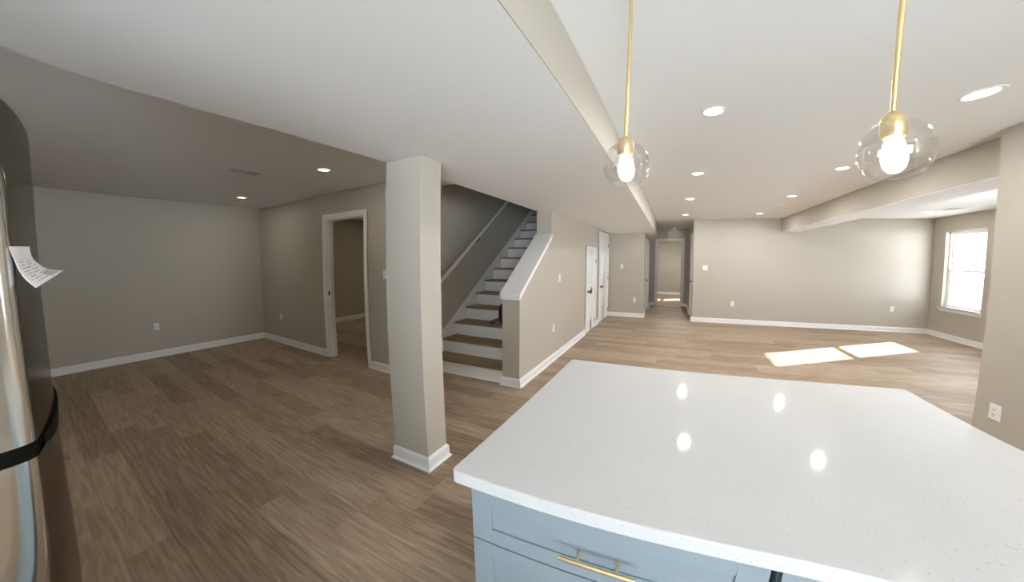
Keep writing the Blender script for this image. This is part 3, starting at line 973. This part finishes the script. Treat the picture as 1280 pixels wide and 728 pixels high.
downlight(-3.456, -0.12, 'lit recessed ceiling light above the refrigerator at the far left edge', LAMP_LEFT, 'lens_left', group='recessed ceiling lights of the dark room', tint=(1.0, 0.90, 0.76))
downlight(0.09, 11.45, 'small ceiling light at the end of the hallway', 0.2, r=0.06, group=None)
for x, y in ((0.30, -1.0), (1.83, -1.0)):
    downlight(x, y, 'added unseen ceiling light filling the kitchen behind the viewer', FILL_KITCHEN, group='added fill lights of the kitchen')  # unseen lamps added as fill light
downlight(0.2, 13.6, 'added unseen ceiling light brightening the room beyond the hallway', 22.0, group=None)  # unseen lamp added to brighten the far room
downlight(-2.45, 7.0, 'added unseen ceiling light lifting the dark top of the stairs', 0.15, group=None, z=5.2)  # unseen lamp added so the stairwell top is not black
downlight(-5.6, 5.6, 'unseen ceiling light warming the room behind the left doorway', 4.0, 'lens_left', group=None, tint=(1.0, 0.80, 0.52))  # unseen lamp tinted to give the side room its warm light

# ------------------------------------------------------------------ ceiling vents
def vent(x0, x1, y0, y1, label, along='x'):
    c = ((x0 + x1) / 2, (y0 + y1) / 2, ZC)
    t = thing('ceiling_vent', c, label, 'vent')
    w, h = (x1 - x0) / 2, (y1 - y0) / 2
    b = 0.022
    boxes('frame', [(-w, w, -h, -h + b, -0.008, 0), (-w, w, h - b, h, -0.008, 0), (-w, -w + b, -h + b, h - b, -0.008, 0), (w - b, w, -h + b, h - b, -0.008, 0)], 'grille', t, bevel=0.002)
    boxes('duct', [(-w + b, w - b, -h + b, h - b, -0.0012, 0)], 'duct', t)
    bm = bmesh.new()
    n = 6
    if along == 'x':
        for i in range(n):
            yy = -h + b + (i + 0.5) * (2 * h - 2 * b) / n
            box(bm, -w + b, w - b, -0.006, 0.006, -0.0007, 0.0007, Matrix.Translation((0, yy, -0.005)) @ Matrix.Rotation(math.radians(35), 4, 'X'))
    else:
        for i in range(n):
            xx = -w + b + (i + 0.5) * (2 * w - 2 * b) / n
            box(bm, -0.006, 0.006, -h + b, h - b, -0.0007, 0.0007, Matrix.Translation((xx, 0, -0.005)) @ Matrix.Rotation(math.radians(35), 4, 'Y'))
    mk('louvre', bm, 'grille', t)
    return t
vent(-4.33, -4.12, 1.46, 1.80, 'white slotted ceiling vent in the dark left room', 'y')
vent(1.86, 2.12, 6.98, 7.16, 'slotted ceiling vent beside the beam in the bright room')
vent(5.02, 5.28, 7.42, 7.60, 'slotted ceiling vent near the window beyond the beam')

# ------------------------------------------------------------------ pendants
def pendant(x, y, zc, r, topx, label):
    t = thing('pendant_light', (x, y, zc), label, 'pendant light', 'pendant lights over the island')
    tip = Vector((topx - x, 0, ZC - zc))
    base = Vector((0, 0, r * 1.22))
    bm = bmesh.new()
    tube(bm, [base, tip], 0.0062, 12)
    mk('rod', bm, 'gold', t, smooth=True)
    bm = bmesh.new()
    lathe(bm, [(0.0, 0.0), (0.06, 0.0), (0.06, -0.018), (0.052, -0.024), (0.0, -0.024)], (tip.x, 0, tip.z), 28)
    mk('canopy', bm, 'gold', t, smooth=True)
    bm = bmesh.new()
    lathe(bm, [(0.0, r * 1.25), (0.010, r * 1.24), (r * 0.20, r * 1.19), (r * 0.31, r * 1.08), (r * 0.36, r * 0.93), (r * 0.36, r * 0.55),
               (r * 0.30, r * 0.42), (r * 0.26, r * 0.42), (r * 0.30, r * 0.56), (0.0, r * 0.60)], (0, 0, 0), 28)
    mk('socket_cup', bm, 'gold', t, smooth=True)
    bm = bmesh.new()
    prof = []
    a0, a1 = math.radians(21), math.radians(143)
    for i in range(25):
        a = a0 + (a1 - a0) * i / 24
        prof.append((r * math.sin(a), r * math.cos(a)))
    inner = [(q * 0.972, z * 0.972) for q, z in prof][::-1]
    lathe(bm, prof + inner + [prof[0]], (0, 0, 0), 48)
    mk('globe_shade', bm, 'globe', t, smooth=True)
    bm = bmesh.new()
    prof = [(0.0, r * 0.50), (r * 0.16, r * 0.48), (r * 0.17, r * 0.30), (r * 0.30, r * 0.05), (r * 0.36, -r * 0.22), (r * 0.30, -r * 0.50), (r * 0.16, -r * 0.66), (0.0, -r * 0.70)]
    lathe(bm, prof, (0, 0, 0), 24)
    mk('bulb', bm, 'bulb', t, smooth=True)
    return t
pendant(-0.140, 1.10, 1.856, 0.0765, -0.089, 'left gold rod pendant with clear glass globe and lit bulb')
pendant(0.543, 0.97, 1.822, 0.0775, 0.612, 'right gold rod pendant with clear glass globe and lit bulb')

# ------------------------------------------------------------------ outlets and switches
def plate(kind, pos, n, label, gangs=1, group=None, w=0.074, h=0.118):
    """pos on the wall face, n = wall normal (2-D)"""
    t = thing('wall_outlet' if kind == 'outlet' else 'light_switch', pos, label, 'outlet' if kind == 'outlet' else 'light switch', group)
    ang = math.atan2(n[1], n[0]) + math.pi / 2
    t.rotation_euler = (0, 0, ang)     # local -y faces the room
    w = w + 0.046 * (gangs - 1)
    boxes('cover_plate', [(-w / 2, w / 2, -0.006, 0, -h / 2, h / 2)], 'plate', t, bevel=0.0025)
    for gk in range(gangs):
        cx = (gk - (gangs - 1) / 2) * 0.046
        if kind == 'outlet':
            for cz in (-0.020, 0.020):
                bm = bmesh.new()
                box(bm, cx - 0.016, cx + 0.016, -0.0085, -0.005, cz - 0.014, cz + 0.014)
                s = mk('socket', bm, 'plate', t, bevel=0.003)
                bm = bmesh.new()
                box(bm, cx - 0.008, cx - 0.0055, -0.0092, -0.008, cz - 0.003, cz + 0.007)
                box(bm, cx + 0.0055, cx + 0.008, -0.0092, -0.008, cz - 0.003, cz + 0.006)
                box(bm, cx - 0.0022, cx + 0.0022, -0.0092, -0.008, cz - 0.010, cz - 0.006)
                mk('slots', bm, 'slot', s)
        elif kind == 'switch':
            bm = bmesh.new()
            box(bm, cx - 0.005, cx + 0.005, -0.016, -0.005, -0.004, 0.012)
            mk('toggle', bm, 'plate', t, bevel=0.002)
    return t
plate('outlet', (XL, 1.29, 0.50), (1, 0), 'white outlet on the far wall of the dark left room')
plate('outlet', (-6.34, YD, 0.50), (0, -1), 'white outlet left of the open doorway in the dark room')
plate('switch', (-3.425, YD, 1.34), (0, -1), 'white light switch between the open doorway and the column')
plate('outlet', (XK, 4.63, 0.51), (1, 0), 'white outlet low on the wall beside the stairs')
plate('switch', (XK, 4.90, 1.245), (1, 0), 'white light switch high on the wall beside the stairs')
plate('switch', (-1.27, YB, 1.357), (0, -1), 'white light switch on the short wall left of the hallway')
plate('outlet', (-0.915, YB, 0.467), (0, -1), 'white outlet on the short wall left of the hallway')
plate('switch', (0.832, YR, 1.357), (0, -1), 'white double light switch just right of the hallway', gangs=2)
plate('outlet', (1.515, YR, 0.49), (0, -1), 'white outlet on the far wall right of the hallway')
plate('outlet', (5.09, YR, 0.52), (0, -1), 'white outlet on the far wall near the window corner')
plate('outlet', (XP, 3.062, 0.462), (-1, 0), 'white outlet on the near right wall beside the countertop')
